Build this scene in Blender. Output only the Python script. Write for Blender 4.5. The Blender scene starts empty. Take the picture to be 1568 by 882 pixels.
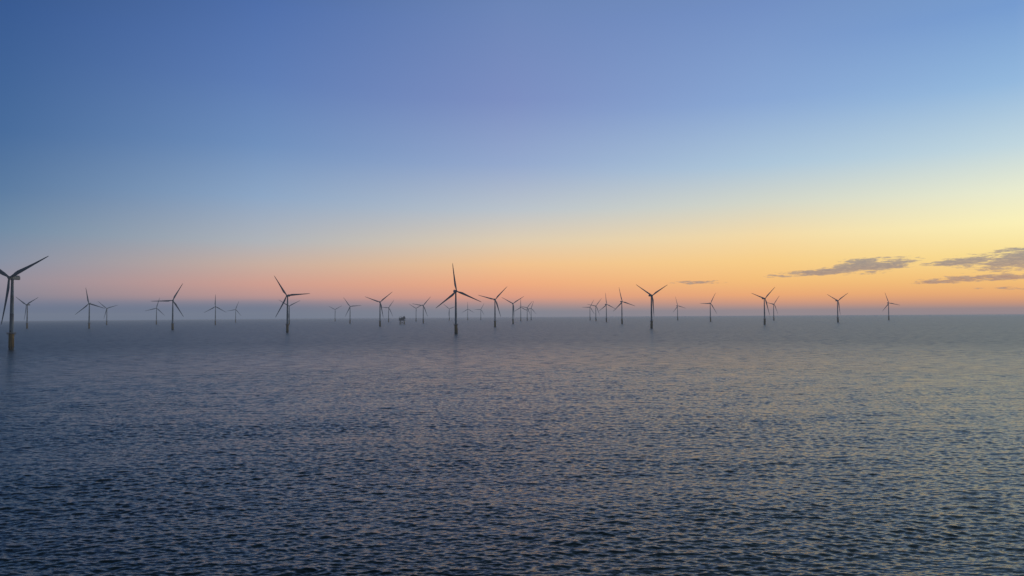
import bpy, bmesh, math, random
import numpy as np
from mathutils import Matrix, Vector

random.seed(4)
rng = np.random.default_rng(23)
scene = bpy.context.scene
scene.view_settings.view_transform = 'Standard'
scene.view_settings.look = 'None'
scene.view_settings.exposure = 0
R_EARTH = 7.4e6
CAM_H = 35.0

def lin(c):
    o = []
    for v in c:
        v = v / 255.0
        o.append(v / 12.92 if v <= 0.04045 else ((v + 0.055) / 1.055) ** 2.4)
    return (o[0], o[1], o[2], 1.0)

# ------------------------------------------------------------------ camera
cam_d = bpy.data.cameras.new("camera")
cam_d.lens = 26.0
cam_d.sensor_width = 36.0
cam_d.clip_start = 0.5
cam_d.clip_end = 120000
cam = bpy.data.objects.new("camera", cam_d)
scene.collection.objects.link(cam)
cam.matrix_world = (Matrix.Translation((0, 0, CAM_H)) @ Matrix.Rotation(math.radians(92.08), 4, 'X')
                    @ Matrix.Rotation(-0.0065, 4, 'Z'))
scene.camera = cam

# ------------------------------------------------------------------ sky
world = bpy.data.worlds.new("World")
scene.world = world
world.use_nodes = True
try: world.cycles.sampling_method = 'NONE'
except Exception as e: print(e)
nt = world.node_tree
nt.nodes.clear()
N = nt.nodes.new
L = nt.links.new

def M(op, a, b=None, c=None, clamp=False):
    n = N('ShaderNodeMath'); n.operation = op; n.use_clamp = clamp
    for i, v in enumerate((a, b, c)):
        if v is None: continue
        if isinstance(v, (int, float)): n.inputs[i].default_value = v
        else: L(v, n.inputs[i])
    return n.outputs[0]

def MR(v, a, b, c=0.0, d=1.0, smooth=True):
    n = N('ShaderNodeMapRange')
    n.interpolation_type = 'SMOOTHSTEP' if smooth else 'LINEAR'
    L(v, n.inputs[0])
    for i, x in zip((1, 2, 3, 4), (a, b, c, d)):
        n.inputs[i].default_value = x
    return n.outputs[0]

def MIX(f, a, b):
    n = N('ShaderNodeMix'); n.data_type = 'RGBA'
    if isinstance(f, (int, float)): n.inputs[0].default_value = f
    else: L(f, n.inputs[0])
    for i, v in ((6, a), (7, b)):
        if isinstance(v, tuple): n.inputs[i].default_value = v
        else: L(v, n.inputs[i])
    return n.outputs[2]

tc = N('ShaderNodeTexCoord')
sep = N('ShaderNodeSeparateXYZ'); L(tc.outputs['Generated'], sep.inputs[0])
elev = M('DEGREES', M('ARCSINE', sep.outputs[2]))
az = M('DEGREES', M('ARCTAN2', sep.outputs[0], sep.outputs[1]))
EMAX = 60.0
t = M('DIVIDE', M('ADD', elev, 1.0), EMAX, clamp=True)

def fromy(x, table, extra):
    Lx = 487.5 - 0.0065 * x
    out = []
    for y, c in table:
        e = math.degrees(math.atan((Lx - y) / math.hypot(1132, x - 784)))
        out.append((e, c))
    return out + extra

columns = [
 (-120, [(0, (78,92,120)), (2, (88,96,124)), (6, (80,98,128)), (14, (56,82,112)), (30, (38,62,82)), (55, (22,38,48))]),
 (-34.7, fromy(0, [(490,(90,106,134)),(470,(104,116,142)),(462,(122,126,147)),(452,(140,136,150)),(430,(150,144,157)),(400,(136,146,166)),(350,(112,140,168)),(290,(90,124,164)),(200,(70,108,158)),(100,(62,99,153)),(0,(54,90,147))], [(29,(36,62,88)),(55,(22,38,50))])),
 (-18.7, fromy(400, [(490,(100,114,140)),(470,(114,122,144)),(463,(142,134,148)),(455,(192,151,147)),(435,(213,161,146)),(405,(204,177,163)),(370,(178,182,188)),(300,(142,168,200)),(220,(112,145,192)),(120,(94,126,183)),(0,(79,112,173))], [(29,(52,80,106)),(55,(29,47,61))])),
 (0, fromy(784, [(490,(132,134,148)),(473,(150,141,147)),(465,(190,150,143)),(455,(232,161,132)),(435,(247,175,129)),(405,(246,197,145)),(370,(227,208,179)),(320,(188,197,206)),(250,(149,170,208)),(150,(124,144,196)),(0,(108,134,186))], [(30,(72,100,126)),(55,(37,58,73))])),
 (19.1, fromy(1176, [(490,(166,147,147)),(474,(184,149,140)),(464,(224,159,125)),(452,(248,175,115)),(430,(252,195,121)),(400,(253,210,138)),(360,(247,221,169)),(310,(214,217,203)),(250,(174,200,221)),(150,(137,168,214)),(0,(114,144,198))], [(30,(94,122,144)),(55,(52,74,90))])),
 (34.7, fromy(1568, [(490,(162,143,144)),(475,(180,146,135)),(464,(216,155,117)),(452,(240,173,111)),(430,(248,195,118)),(390,(252,225,147)),(340,(253,244,187)),(290,(234,238,210)),(220,(192,216,226)),(120,(146,185,224)),(0,(116,156,210))], [(30,(118,146,164)),(55,(64,86,102))])),
 (60, [(0, (172,156,148)), (1.2, (228,176,138)), (2.5, (255,220,144)), (5, (255,248,196)), (9,(255,254,234)), (16, (242,246,238)), (28, (168,192,204)), (55, (74,96,112))]),
 (120, [(0, (100,110,134)), (2, (140,126,138)), (6, (130,140,156)), (14, (88,120,152)), (30, (54,80,104)), (55, (30,46,60))]),
]
def ramp(stops):
    n = N('ShaderNodeValToRGB')
    cr = n.color_ramp
    cr.interpolation = 'LINEAR'
    stops = sorted(stops)
    while len(cr.elements) < len(stops): cr.elements.new(0.5)
    for i, (e, c) in enumerate(stops):
        cr.elements[i].position = min(1, max(0, (e + 1.0) / EMAX))
    for i, (e, c) in enumerate(stops):
        cr.elements[i].color = lin(c)
    L(t, n.inputs[0])
    return n.outputs[0]

cur = ramp(columns[0][1])
for (a0, _), (a1, st) in zip(columns[:-1], columns[1:]):
    cur = MIX(MR(az, a0, a1, smooth=False), cur, ramp(st))
cur = MIX(MR(az, 120, 180), cur, ramp(columns[0][1]))

# thin stratus streaks, as directions on the sky
comb = N('ShaderNodeCombineXYZ'); L(az, comb.inputs[0]); L(elev, comb.inputs[1])
def noise(vec, sx, sy, scale, detail, rough=0.55, off=0.0, rot=0.0):
    mp = N('ShaderNodeMapping'); L(vec, mp.inputs[0])
    mp.inputs['Scale'].default_value = (sx, sy, 1); mp.inputs['Location'].default_value = (off, off * .7, 0)
    mp.inputs['Rotation'].default_value = (0, 0, rot)
    n = N('ShaderNodeTexNoise'); n.noise_dimensions = '2D'; L(mp.outputs[0], n.inputs['Vector'])
    n.inputs['Scale'].default_value = scale; n.inputs['Detail'].default_value = detail
    n.inputs['Roughness'].default_value = rough
    return n.outputs[0]
nA = noise(comb.outputs[0], 0.5, 3.6, 1.0, 5, 0.66)
nB = noise(comb.outputs[0], 1.6, 9.0, 1.0, 4, 0.65, 9.0)
nn = M('ADD', M('MULTIPLY', nA, 0.6), M('MULTIPLY', nB, 0.4))
mask = None
# (az, elev, half width, half thickness, slope, gain)
for (ca, ce, ha, he, sl, g) in [(25.8,3.25,3.2,0.60,0.05,1.35),(23.4,2.95,4.4,0.28,0.05,1.1),(35.5,3.42,4.8,0.80,0.05,1.4),(32.0,3.38,3.6,0.28,0.05,1.15),
                                (34.0,2.25,5.0,0.27,0.02,1.15),(14.2,2.35,2.2,0.16,0.0,0.85),(29.8,2.0,1.7,0.12,0.0,0.9),(36,1.5,4,0.13,0,.85)]:
    dx = M('SUBTRACT', az, ca)
    dy = M('SUBTRACT', M('SUBTRACT', elev, ce), M('MULTIPLY', dx, sl))
    qx = M('DIVIDE', dx, ha); qy = M('DIVIDE', dy, he)
    r2 = M('ADD', M('MULTIPLY', qx, qx), M('MULTIPLY', qy, qy))
    v = M('MULTIPLY', M('SUBTRACT', 1.0, r2), 0.36 * g)
    mask = v if mask is None else M('MAXIMUM', mask, v)
cl = MR(M('ADD', mask, M('MULTIPLY', M('SUBTRACT', nn, 0.5), 2.0)), 0.02, 0.34)
cl_col = MIX(MR(elev, 1.5, 4.2), lin((164,130,120)), lin((132,135,143)))
cl_col = MIX(M('MULTIPLY', MR(nB, 0.4, 0.75), 0.7), cl_col, lin((190,168,144)))
cur = MIX(M('MULTIPLY', cl, 0.88), cur, cl_col)

bg = N('ShaderNodeBackground'); L(cur, bg.inputs[0]); bg.inputs[1].default_value = 0.97
SUN_AZ = 52.0
sky = N('ShaderNodeTexSky'); sky.sky_type = 'NISHITA'; sky.sun_disc = False
sky.sun_elevation = math.radians(1.0); sky.sun_rotation = math.radians(SUN_AZ)
bg2 = N('ShaderNodeBackground'); L(sky.outputs[0], bg2.inputs[0]); bg2.inputs[1].default_value = 0.008
add = N('ShaderNodeAddShader'); L(bg.outputs[0], add.inputs[0]); L(bg2.outputs[0], add.inputs[1])
wo = N('ShaderNodeOutputWorld'); L(add.outputs[0], wo.inputs[0])

# ------------------------------------------------------------------ low sun
sd = bpy.data.lights.new("sun", 'SUN')
sd.energy = 0.12; sd.angle = math.radians(6); sd.color = (1.0, 0.68, 0.42)
sun = bpy.data.objects.new("sun", sd); scene.collection.objects.link(sun)
sdir = Vector((math.sin(math.radians(SUN_AZ)) * math.cos(math.radians(1.5)), math.cos(math.radians(SUN_AZ)) * math.cos(math.radians(1.5)), math.sin(math.radians(1.5))))
sun.rotation_euler = sdir.to_track_quat('Z', 'Y').to_euler()

# ------------------------------------------------------------------ materials
def new_mat(name):
    m = bpy.data.materials.new(name); m.use_nodes = True
    return m, m.node_tree, m.node_tree.nodes['Principled BSDF']

def paint(name, col, col2, rough, scale=0.3, metallic=0.0):
    m, t_, b = new_mat(name)
    g = t_.nodes.new('ShaderNodeNewGeometry')
    n = t_.nodes.new('ShaderNodeTexNoise'); n.inputs['Scale'].default_value = scale; n.inputs['Detail'].default_value = 4
    mp = t_.nodes.new('ShaderNodeMapping'); mp.inputs['Scale'].default_value = (1, 1, 0.25)
    t_.links.new(g.outputs['Position'], mp.inputs[0]); t_.links.new(mp.outputs[0], n.inputs['Vector'])
    r = t_.nodes.new('ShaderNodeValToRGB')
    r.color_ramp.elements[0].position = .35; r.color_ramp.elements[1].position = .7
    r.color_ramp.elements[0].color = col2 + (1,); r.color_ramp.elements[1].color = col + (1,)
    t_.links.new(n.outputs[0], r.inputs[0]); t_.links.new(r.outputs[0], b.inputs['Base Color'])
    b.inputs['Roughness'].default_value = rough; b.inputs['Metallic'].default_value = metallic
    return m
m_tower = paint("turbine_grey_paint", (0.25, 0.27, 0.30), (0.20, 0.22, 0.25), 0.5, 0.15)
m_blade = paint("blade_gelcoat", (0.23, 0.25, 0.28), (0.20, 0.22, 0.25), 0.5, 0.1)
m_yellow = paint("transition_yellow_paint", (0.42, 0.26, 0.06), (0.24, 0.15, 0.05), 0.5, 0.8)
m_wet = paint("tidal_zone_growth", (0.06, 0.055, 0.03), (0.03, 0.03, 0.02), 0.6, 1.5)
m_steel = paint("grating_steel", (0.14, 0.13, 0.10), (0.09, 0.08, 0.07), 0.6, 2.0)
m_module = paint("platform_cladding", (0.12, 0.12, 0.13), (0.07, 0.07, 0.08), 0.6, 0.6)
m_dark = paint("louvre_dark", (0.05, 0.05, 0.06), (0.03, 0.03, 0.03), 0.6, 1.0)

# ------------------------------------------------------------------ sea
def sea_grid():
    rr = [4.0]
    while rr[-1] < 26500:
        r = rr[-1]
        if r < 85: d = 0.04 * r + 0.4
        elif r < 500: d = max(0.20, 0.0020 * r)
        elif r < 1000: d = 0.0032 * r
        elif r < 2500: d = 0.006 * r
        else: d = 0.02 * r
        rr.append(r + d)
    rr = np.array(rr)
    fine = np.linspace(-42, 42, 1350)
    coarse = np.arange(42 + 1.5, 318, 1.5)
    aa = np.radians(np.concatenate([fine, coarse]))
    return rr, aa
rr, aa = sea_grid()
nr, na = len(rr), len(aa)
Rg, Ag = np.meshgrid(rr, aa, indexing='ij')
X = (Rg * np.sin(Ag)).astype(np.float32); Y = (Rg * np.cos(Ag)).astype(np.float32)
Z = np.zeros_like(X); DX = np.zeros_like(X); DY = np.zeros_like(X)
dr = np.gradient(rr)
da = np.where(np.abs((np.degrees(aa) + 180) % 360 - 180) < 42.1, math.radians(84 / 1350), math.radians(1.5))
cell = np.maximum(dr[:, None] * 0.9, Rg * da[None, :]).astype(np.float32)
act = rr < 1800          # beyond this the grid no longer carries individual waves
na_ = int(act.sum())
Xa, Ya, ca_ = X[:na_], Y[:na_], cell[:na_]
# slow wandering patches of rougher and smoother water
patch = np.zeros_like(Xa)
for q in range(14):
    lam = math.exp(rng.uniform(math.log(14), math.log(160))); th = rng.uniform(0, math.pi)
    patch += np.sin(2*math.pi/lam*(Xa*math.cos(th)*0.6 + Ya*math.sin(th)) + rng.uniform(0, 6.28)) * 0.07
patch = np.clip(1 + patch, 0.45, 1.7)
wind = math.radians(86)
NW = 130
lams = np.exp(np.linspace(math.log(0.6), math.log(20.0), NW)) * rng.uniform(0.96, 1.04, NW)
for lam in lams:
    k = 2 * math.pi / lam
    spread = 0.50 if lam < 4 else 0.36
    th = wind + rng.normal(0, spread)
    s = 0.031 * math.exp(-((math.log(lam / 1.5)) / 1.25) ** 2)   # slope amplitude
    A = s / k
    ph = rng.uniform(0, 2 * math.pi)
    fade = np.clip((lam / ca_ - 2.2) / 2.0, 0, 1)
    P = k * (Xa * math.cos(th) + Ya * math.sin(th)) + ph
    grp = 0.75 + 0.6 * np.sin((Xa * math.cos(th + 1.1) + Ya * math.sin(th + 1.1)) * k * 0.09 + ph * 3)
    Af = A * fade * grp * (patch if lam < 6 else 1.0)
    Z[:na_] += Af * np.cos(P)
    sn = Af * np.sin(P) * 1.1
    DX[:na_] -= sn * math.cos(th); DY[:na_] -= sn * math.sin(th)
X2 = X + DX; Y2 = Y + DY
Z = Z - Rg ** 2 / (2 * R_EARTH)
co = np.stack([X2, Y2, Z], -1).reshape(-1, 3)
co = np.vstack([co, [[0, 0, 0]]]).astype(np.float32)
i = np.arange(nr - 1)[:, None]; j = np.arange(na)[None, :]; j2 = (j + 1) % na
quads = np.stack([i * na + j, i * na + j2, (i + 1) * na + j2, (i + 1) * na + j], -1).reshape(-1, 4)
quads = quads[:, ::-1]
c0 = nr * na
tris = np.stack([np.full(na, c0), (np.arange(na) + 1) % na, np.arange(na)], -1)
loops = np.concatenate([quads.ravel(), tris.ravel()]).astype(np.int32)
starts = np.concatenate([np.arange(len(quads)) * 4, len(quads) * 4 + np.arange(na) * 3]).astype(np.int32)
me = bpy.data.meshes.new("sea")
me.vertices.add(len(co)); me.vertices.foreach_set('co', co.ravel())
me.loops.add(len(loops)); me.loops.foreach_set('vertex_index', loops)
me.polygons.add(len(starts)); me.polygons.foreach_set('loop_start', starts)
me.update(calc_edges=True)
me.polygons.foreach_set('use_smooth', np.ones(len(starts), dtype=bool))
if me.polygons[1000].normal.z < 0: me.flip_normals()
sea = bpy.data.objects.new("sea", me); scene.collection.objects.link(sea)

m_sea, st, sb = new_mat("sea_water")
def SN(t_): return st.nodes.new(t_)
def SL(a, b): st.links.new(a, b)
geo = SN('ShaderNodeNewGeometry')
def vnoise(sx, sy, detail, rough, rot=0.0):
    mp = SN('ShaderNodeMapping'); SL(geo.outputs['Position'], mp.inputs[0])
    mp.inputs['Scale'].default_value = (sx, sy, 1); mp.inputs['Rotation'].default_value = (0, 0, rot)
    n = SN('ShaderNodeTexNoise'); n.noise_dimensions = '2D'; n.inputs['Scale'].default_value = 1.0
    n.inputs['Detail'].default_value = detail; n.inputs['Roughness'].default_value = rough
    SL(mp.outputs[0], n.inputs['Vector'])
    return n
def centred(n, sx, sy):
    v = SN('ShaderNodeVectorMath'); v.operation = 'SUBTRACT'; SL(n.outputs['Color'], v.inputs[0]); v.inputs[1].default_value = (.5, .5, .5)
    w = SN('ShaderNodeVectorMath'); w.operation = 'MULTIPLY'; SL(v.outputs[0], w.inputs[0]); w.inputs[1].default_value = (sx, sy, 0)
    return w.outputs[0]
def scalev(v, f):
    w = SN('ShaderNodeVectorMath'); w.operation = 'SCALE'; SL(v, w.inputs[0])
    if isinstance(f, (int, float)): w.inputs['Scale'].default_value = f
    else: SL(f, w.inputs['Scale'])
    return w.outputs[0]
def addv(a, b):
    w = SN('ShaderNodeVectorMath'); w.operation = 'ADD'; SL(a, w.inputs[0]); SL(b, w.inputs[1]); return w.outputs[0]
def smr(v, a, b, c, d):
    n = SN('ShaderNodeMapRange'); SL(v, n.inputs[0])
    for i_, x in zip((1, 2, 3, 4), (a, b, c, d)): n.inputs[i_].default_value = x
    return n.outputs[0]
ripple = centred(vnoise(0.7, 2.6, 2, 0.6, 0.06), 0.36, 0.85)
chop = centred(vnoise(0.07, 0.34, 3, 0.7, 0.06), 0.5, 1.3)
ln = SN('ShaderNodeVectorMath'); ln.operation = 'LENGTH'; SL(geo.outputs['Position'], ln.inputs[0])
gust = vnoise(0.004, 0.012, 3, 0.5)
gm = smr(gust.outputs[0], .3, .7, .84, 1.16)
chf = smr(ln.outputs['Value'], 200, 700, 0.1, 1.0)
pert = scalev(addv(ripple, scalev(chop, chf)), gm)
nrm = addv(geo.outputs['Normal'], pert)
nz = SN('ShaderNodeVectorMath'); nz.operation = 'NORMALIZE'; SL(nrm, nz.inputs[0])
SL(nz.outputs[0], sb.inputs['Normal'])
# capillary ripples close by; farther off whole waves fall below the mesh detail and act as surface roughness
rgh = smr(ln.outputs['Value'], 110, 1000, 0.13, 0.32)
SL(rgh, sb.inputs['Roughness'])
sb.inputs['Base Color'].default_value = (0.008, 0.025, 0.031, 1)
sb.inputs['IOR'].default_value = 1.34
me.materials.append(m_sea)

# ------------------------------------------------------------------ haze layer lying on the water
bm = bmesh.new()
bmesh.ops.create_cone(bm, cap_ends=True, segments=48, radius1=14000, radius2=14000, depth=230)
bmesh.ops.translate(bm, verts=bm.verts, vec=(0, 0, 95 - 115))
fm = bpy.data.meshes.new("haze"); bm.to_mesh(fm); bm.free()
fog = bpy.data.objects.new("haze", fm); scene.collection.objects.link(fog)
m_f = bpy.data.materials.new("sea_haze"); m_f.use_nodes = True
ft = m_f.node_tree; ft.nodes.clear()
DENS = 0.7e-4
ab = ft.nodes.new('ShaderNodeVolumeAbsorption'); ab.inputs['Density'].default_value = DENS
ab.inputs['Color'].default_value = (0, 0, 0, 1)
em = ft.nodes.new('ShaderNodeEmission'); em.inputs['Color'].default_value = lin((122, 129, 143)); em.inputs['Strength'].default_value = DENS  # haze glows in one fixed colour, standing in for scattered skylight
ad = ft.nodes.new('ShaderNodeAddShader'); ft.links.new(ab.outputs[0], ad.inputs[0]); ft.links.new(em.outputs[0], ad.inputs[1])
fo = ft.nodes.new('ShaderNodeOutputMaterial'); ft.links.new(ad.outputs[0], fo.inputs['Volume'])
fm.materials.append(m_f)

# ------------------------------------------------------------------ mesh helpers
def lathe(bm, prof, seg=24, cx=0, cy=0, cap=True, mat=0):
    rings = []
    for z, r in prof:
        rings.append([bm.verts.new((cx + r * math.cos(2*math.pi*a/seg), cy + r * math.sin(2*math.pi*a/seg), z)) for a in range(seg)])
    for a, b in zip(rings[:-1], rings[1:]):
        for k in range(seg):
            f = bm.faces.new((a[k], a[(k+1) % seg], b[(k+1) % seg], b[k])); f.smooth = True; f.material_index = mat
    if cap:
        for rg, rev in ((rings[0], True), (rings[-1], False)):
            f = bm.faces.new(rg[::-1] if rev else rg); f.material_index = mat
def tube(bm, p, q, r, seg=8, mat=0):
    p = Vector(p); q = Vector(q); d = q - p
    M_ = Matrix.Translation(p) @ d.to_track_quat('Z', 'Y').to_matrix().to_4x4()
    a = [bm.verts.new(M_ @ Vector((r*math.cos(2*math.pi*k/seg), r*math.sin(2*math.pi*k/seg), 0))) for k in range(seg)]
    b = [bm.verts.new(M_ @ Vector((r*math.cos(2*math.pi*k/seg), r*math.sin(2*math.pi*k/seg), d.length))) for k in range(seg)]
    for k in range(seg):
        f = bm.faces.new((a[k], a[(k+1) % seg], b[(k+1) % seg], b[k])); f.smooth = True; f.material_index = mat
    bm.faces.new(a[::-1]).material_index = mat; bm.faces.new(b).material_index = mat
def box(bm, c, s, bevel=0.0, mat=0):
    g = bmesh.ops.create_cube(bm, size=1.0)
    vs = g['verts']
    for v in vs: v.co = Vector((v.co.x*s[0]+c[0], v.co.y*s[1]+c[1], v.co.z*s[2]+c[2]))
    fs = {f for v in vs for f in v.link_faces}
    for f in fs: f.material_index = mat
    if bevel > 0:
        es = list({e for v in vs for e in v.link_edges})
        r = bmesh.ops.bevel(bm, geom=es, offset=bevel, segments=3, profile=0.5, affect='EDGES')
        for f in r['faces']: f.material_index = mat
def finish(bm, name, mats):
    m = bpy.data.meshes.new(name); bmesh.ops.recalc_face_normals(bm, faces=bm.faces); bm.to_mesh(m); bm.free()
    for x in mats: m.materials.append(x)
    return m

HUB = 80.0
# tower
bm = bmesh.new()
lathe(bm, [(18.2, 2.15), (18.6, 2.15), (18.6, 2.08), (40, 1.95), (40.05, 2.0), (40.2, 2.0), (40.25, 1.93), (60, 1.68), (60.05, 1.73), (60.2, 1.73), (60.25, 1.66), (77.2, 1.35), (77.6, 1.5), (78, 1.5)], 28)
box(bm, (0, -2.12, 20.2), (0.95, 0.2, 2.2), 0.05, 1)
tower_me = finish(bm, "tower", [m_tower, m_dark])
# transition piece + work platform + boat landing
bm = bmesh.new()
lathe(bm, [(2.6, 2.75), (16.5, 2.6), (17.0, 2.75), (17.6, 2.75)], 28, mat=0)
lathe(bm, [(-14, 2.45), (2.6, 2.45)], 28, mat=1)
lathe(bm, [(1.2, 2.6), (2.62, 2.78)], 28, mat=1)
lathe(bm, [(17.6, 4.6), (17.95, 4.6)], 28, mat=2)
for k in range(16):
    a = 2*math.pi*k/16
    x, y = 4.5*math.cos(a), 4.5*math.sin(a)
    tube(bm, (x, y, 17.9), (x, y, 19.1), 0.06, 6, 0)
    a2 = 2*math.pi*(k+1)/16
    for z in (18.5, 19.1):
        tube(bm, (x, y, z), (4.5*math.cos(a2), 4.5*math.sin(a2), z), 0.05, 6, 0)
    if k % 2 == 0:
        tube(bm, (2.6*math.cos(a), 2.6*math.sin(a), 14.6), (4.3*math.cos(a), 4.3*math.sin(a), 17.6), 0.12, 6, 0)
for sx in (-0.9, 0.9):
    tube(bm, (3.7, sx, -3), (3.7, sx, 11.5), 0.22, 8, 0)
    for z in (1.5, 5.5, 9.5): tube(bm, (2.4, sx, z), (3.7, sx, z), 0.14, 6, 0)
for z in np.arange(0, 17.4, 0.6): tube(bm, (3.1, -0.3, z), (3.1, 0.3, z), 0.03, 4, 2)
for sx in (-0.3, 0.3): tube(bm, (3.1, sx, -1), (3.1, sx, 17.6), 0.06, 6, 2)
for a in (2.2, 3.9): tube(bm, (2.85*math.cos(a), 2.85*math.sin(a), -8), (2.85*math.cos(a), 2.85*math.sin(a), 17), 0.2, 8, 0)
# davit crane
tube(bm, (-3.9, -1.2, 17.9), (-3.9, -1.2, 21.2), 0.16, 8, 0); tube(bm, (-3.9, -1.2, 21.2), (-6.2, -2.0, 22.0), 0.12, 8, 0)
tp_me = finish(bm, "transition_piece", [m_yellow, m_wet, m_steel])
# nacelle (local origin: tower top centre at hub height, rotor side -Y)
bm = bmesh.new()
box(bm, (0, 3.6, 0.3), (3.9, 11.6, 4.0), 0.75, 0)
lathe(bm, [(-2.3, 1.55), (-1.55, 1.75)], 20, mat=0)
box(bm, (0, 6.8, 2.75), (3.0, 3.6, 0.9), 0.2, 0)
box(bm, (0, 9.46, 0.5), (2.4, 0.12, 1.8), 0.0, 1)
tube(bm, (0.9, 8.2, 2.2), (0.9, 8.2, 4.8), 0.06, 6, 1); tube(bm, (-0.9, 8.2, 2.2), (-0.9, 8.2, 4.4), 0.06, 6, 1)
for f in bm.faces: f.smooth = False
nac_me = finish(bm, "nacelle", [m_tower, m_dark])
# rotor (origin at hub centre, blades in XZ)
bm = bmesh.new()
prof = [(1.75, 1.55), (1.2, 1.72), (0.2, 1.8), (-0.9, 1.65), (-1.7, 1.25), (-2.3, 0.65), (-2.5, 0.12)]
rings = []
for y, r in prof:
    rings.append([bm.verts.new((r*math.cos(2*math.pi*a/24), y, r*math.sin(2*math.pi*a/24))) for a in range(24)])
for a, b in zip(rings[:-1], rings[1:]):
    for k in range(24):
        bm.faces.new((a[k], a[(k+1) % 24], b[(k+1) % 24], b[k])).smooth = True
bm.faces.new(rings[0]); bm.faces.new(rings[-1])
secs = [(1.3,2.3,1.0,14),(3,2.3,1.0,14),(5.5,2.9,.72,14),(8.5,3.8,.45,13),(11.5,4.2,.33,11),(15,3.95,.28,9),(20,3.45,.25,7),(26,2.9,.22,5),(32,2.4,.2,3.5),(38,2.0,.19,2.5),(44,1.6,.18,1.5),(49,1.25,.17,1),(52,.85,.16,.5),(53.3,.4,.16,.3),(53.6,.08,.2,.2)]
for b3 in range(3):
    Rm = Matrix.Rotation(2*math.pi*b3/3, 4, 'Y')
    prev = None
    for (s, ch, th, tw) in secs:
        ring = []
        blend = min(1, max(0, (s-3)/8))
        for k in range(16):
            a = 2*math.pi*k/16
            cx = math.cos(a); cyy = math.sin(a)
            ty = cyy * (1 - blend*0.55*(1 - cx)*0.5 - blend*0.2*(cx < -0.5))
            px = cx*ch/2 - blend*(0.18*ch) * 1.0
            py = ty*ch*th/2
            tw_ = math.radians(tw)
            x = px*math.cos(tw_) - py*math.sin(tw_); y = px*math.sin(tw_) + py*math.cos(tw_)
            y -= 1.6*(s/53.6)**2.2      # pre-bend, upwind
            ring.append(bm.verts.new(Rm @ Vector((x, y, s))))
        if prev:
            for k in range(16):
                bm.faces.new((prev[k], prev[(k+1) % 16], ring[(k+1) % 16], ring[k])).smooth = True
        prev = ring
    bm.faces.new(prev)
rot_me = finish(bm, "rotor", [m_blade])

def child(name, mesh, parent, loc=(0,0,0), rot=(0,0,0)):
    o = bpy.data.objects.new(name, mesh); scene.collection.objects.link(o)
    o.parent = parent; o.location = loc; o.rotation_euler = rot
    return o

def turbine(x, d, ang, yaw):
    e = bpy.data.objects.new("wind_turbine", None); e.empty_display_size = 5
    scene.collection.objects.link(e)
    e.location = (x, d, -(x*x + d*d) / (2*R_EARTH))
    child("tower", tower_me, e)
    child("transition_piece", tp_me, e, rot=(0, 0, math.radians(random.choice([-50, -20, 200]))))
    n = child("nacelle", nac_me, e, (0, 0, HUB), (0, 0, math.radians(yaw)))
    r = bpy.data.objects.new("rotor", rot_me); scene.collection.objects.link(r)
    r.parent = n; r.location = (0, -4.2, 0.35)
    r.rotation_mode = 'QUATERNION'
    r.rotation_quaternion = (Matrix.Rotation(math.radians(-5), 3, 'X') @ Matrix.Rotation(math.radians(ang), 3, 'Y')).to_quaternion()
# wind farm layout: (east m, north m, rotor angle, yaw)
farm = [(-562,831,64,-8),(-1649,2516,62,-12),(-1362,2383,-12,8),(-1984,3622,72,14),(-1741,3622,15,20),(-923,2012,28,18),
(-1297,3234,0,14),(-1692,4528,20,14),(-491,1617,-34,-6),(-974,3234,62,10),(-1204,5031,60,14),(-763,3483,-35,10),(-437,2447,50,18),
(-687,4116,35,15),(-403,3354,40,15),(-588,4528,62,12),(-427,5031,70,10),(-106,1393,-7,24),(-320,5327,0,15),(-240,5660,30,12),
(-50,2156,44,16),(3,2921,58,16),(50,4312,0,15),(92,4528,40,14),(129,5031,20,12),
(476,4528,30,16),(445,3937,40,20),(427,3354,-5,24),(395,2663,-12,18),(920,4116,-15,22),(866,3234,30,16),
(341,1811,60,24),(772,2264,48,20),(1280,3622,40,20),(1207,2744,57,14),(1772,3483,-18,2)]
for x, d, a, y in farm:
    turbine(x, d, a, y)

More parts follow.
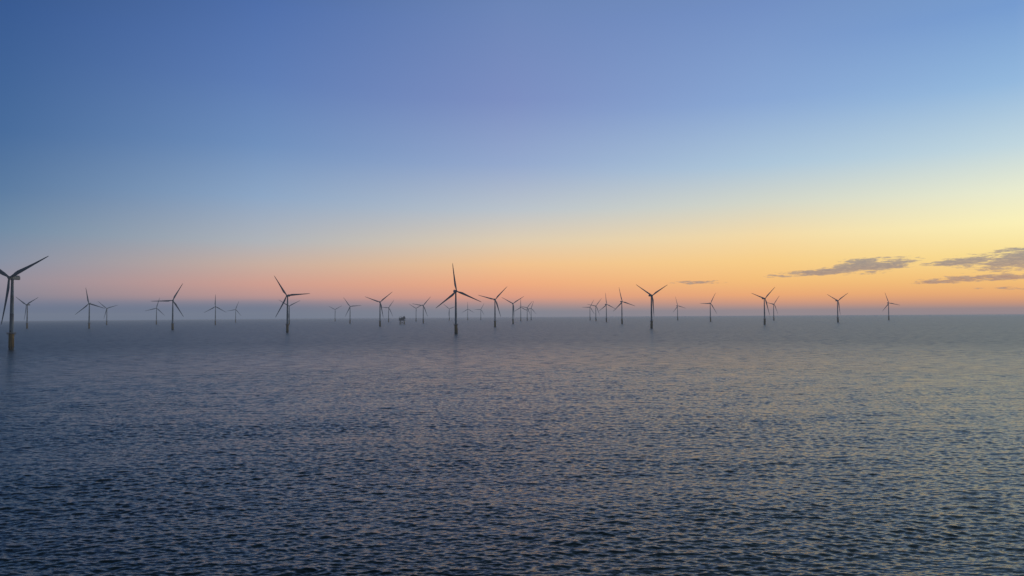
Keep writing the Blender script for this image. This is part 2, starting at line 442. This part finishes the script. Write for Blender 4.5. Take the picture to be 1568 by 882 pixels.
# ------------------------------------------------------------------ offshore substation
bm = bmesh.new()
for sx in (-8, 8):
    for sy in (-8, 8):
        tube(bm, (sx*1.15, sy*1.15, -14), (sx, sy, 15), 0.9, 10, 0)
for a, b in (((-8,-8),(8,-8)),((8,-8),(8,8)),((8,8),(-8,8)),((-8,8),(-8,-8))):
    tube(bm, (a[0]*1.06, a[1]*1.06, 2), (b[0], b[1], 14), 0.42, 8, 0)
    tube(bm, (b[0]*1.06, b[1]*1.06, 2), (a[0], a[1], 14), 0.42, 8, 0)
    tube(bm, (a[0]*1.06, a[1]*1.06, 3), (b[0]*1.06, b[1]*1.06, 3), 0.35, 8, 0)
jacket_me = finish(bm, "jacket", [m_yellow])
bm = bmesh.new()
box(bm, (0, 0, 15.6), (26, 22, 0.9), 0, 1)
box(bm, (-2, 0, 18.8), (19, 18, 5.5), 0.1, 0)
box(bm, (0, 0, 21.95), (27, 23, 0.7), 0, 1)
box(bm, (3.5, 0, 25.2), (15, 16, 5.8), 0.1, 0)
box(bm, (-8, -3, 24.0), (5.5, 9, 3.4), 0.1, 2)
box(bm, (3, 0, 28.4), (19, 18, 0.6), 0, 1)
box(bm, (7.5, 2, 30.6), (6, 8, 3.8), 0.1, 0)
for xx in np.arange(-10, 8, 3.0): box(bm, (xx, -9.1, 18.8), (1.4, 0.16, 3.0), 0, 2)
for xx in (-1.5, 2, 5.5, 9): box(bm, (xx, -8.1, 25.2), (1.6, 0.16, 2.8), 0, 2)
for z, w, d_ in ((16.05, 13, 11), (22.3, 13.4, 11.4)):
    for xx in np.linspace(-w, w, 11):
        for yy in (-d_, d_): tube(bm, (xx, yy, z), (xx, yy, z+1.2), 0.07, 5, 1)
    for yy in (-d_, d_): tube(bm, (-w, yy, z+1.2), (w, yy, z+1.2), 0.07, 5, 1)
tube(bm, (-11, 6, 22), (-11, 6, 30), 0.8, 10, 1); tube(bm, (-11, 6, 29.5), (3, 2, 35), 0.45, 8, 1)
tube(bm, (9, 5, 32), (9, 5, 40), 0.18, 6, 1)
top_me = finish(bm, "topside", [m_module, m_steel, m_dark])
ss = bpy.data.objects.new("offshore_substation", None); scene.collection.objects.link(ss)
ss.location = (-436, 2935, -0.6); ss.rotation_euler = (0, 0, math.radians(18))
child("jacket", jacket_me, ss); child("topside", top_me, ss)
print("verts", len(co))
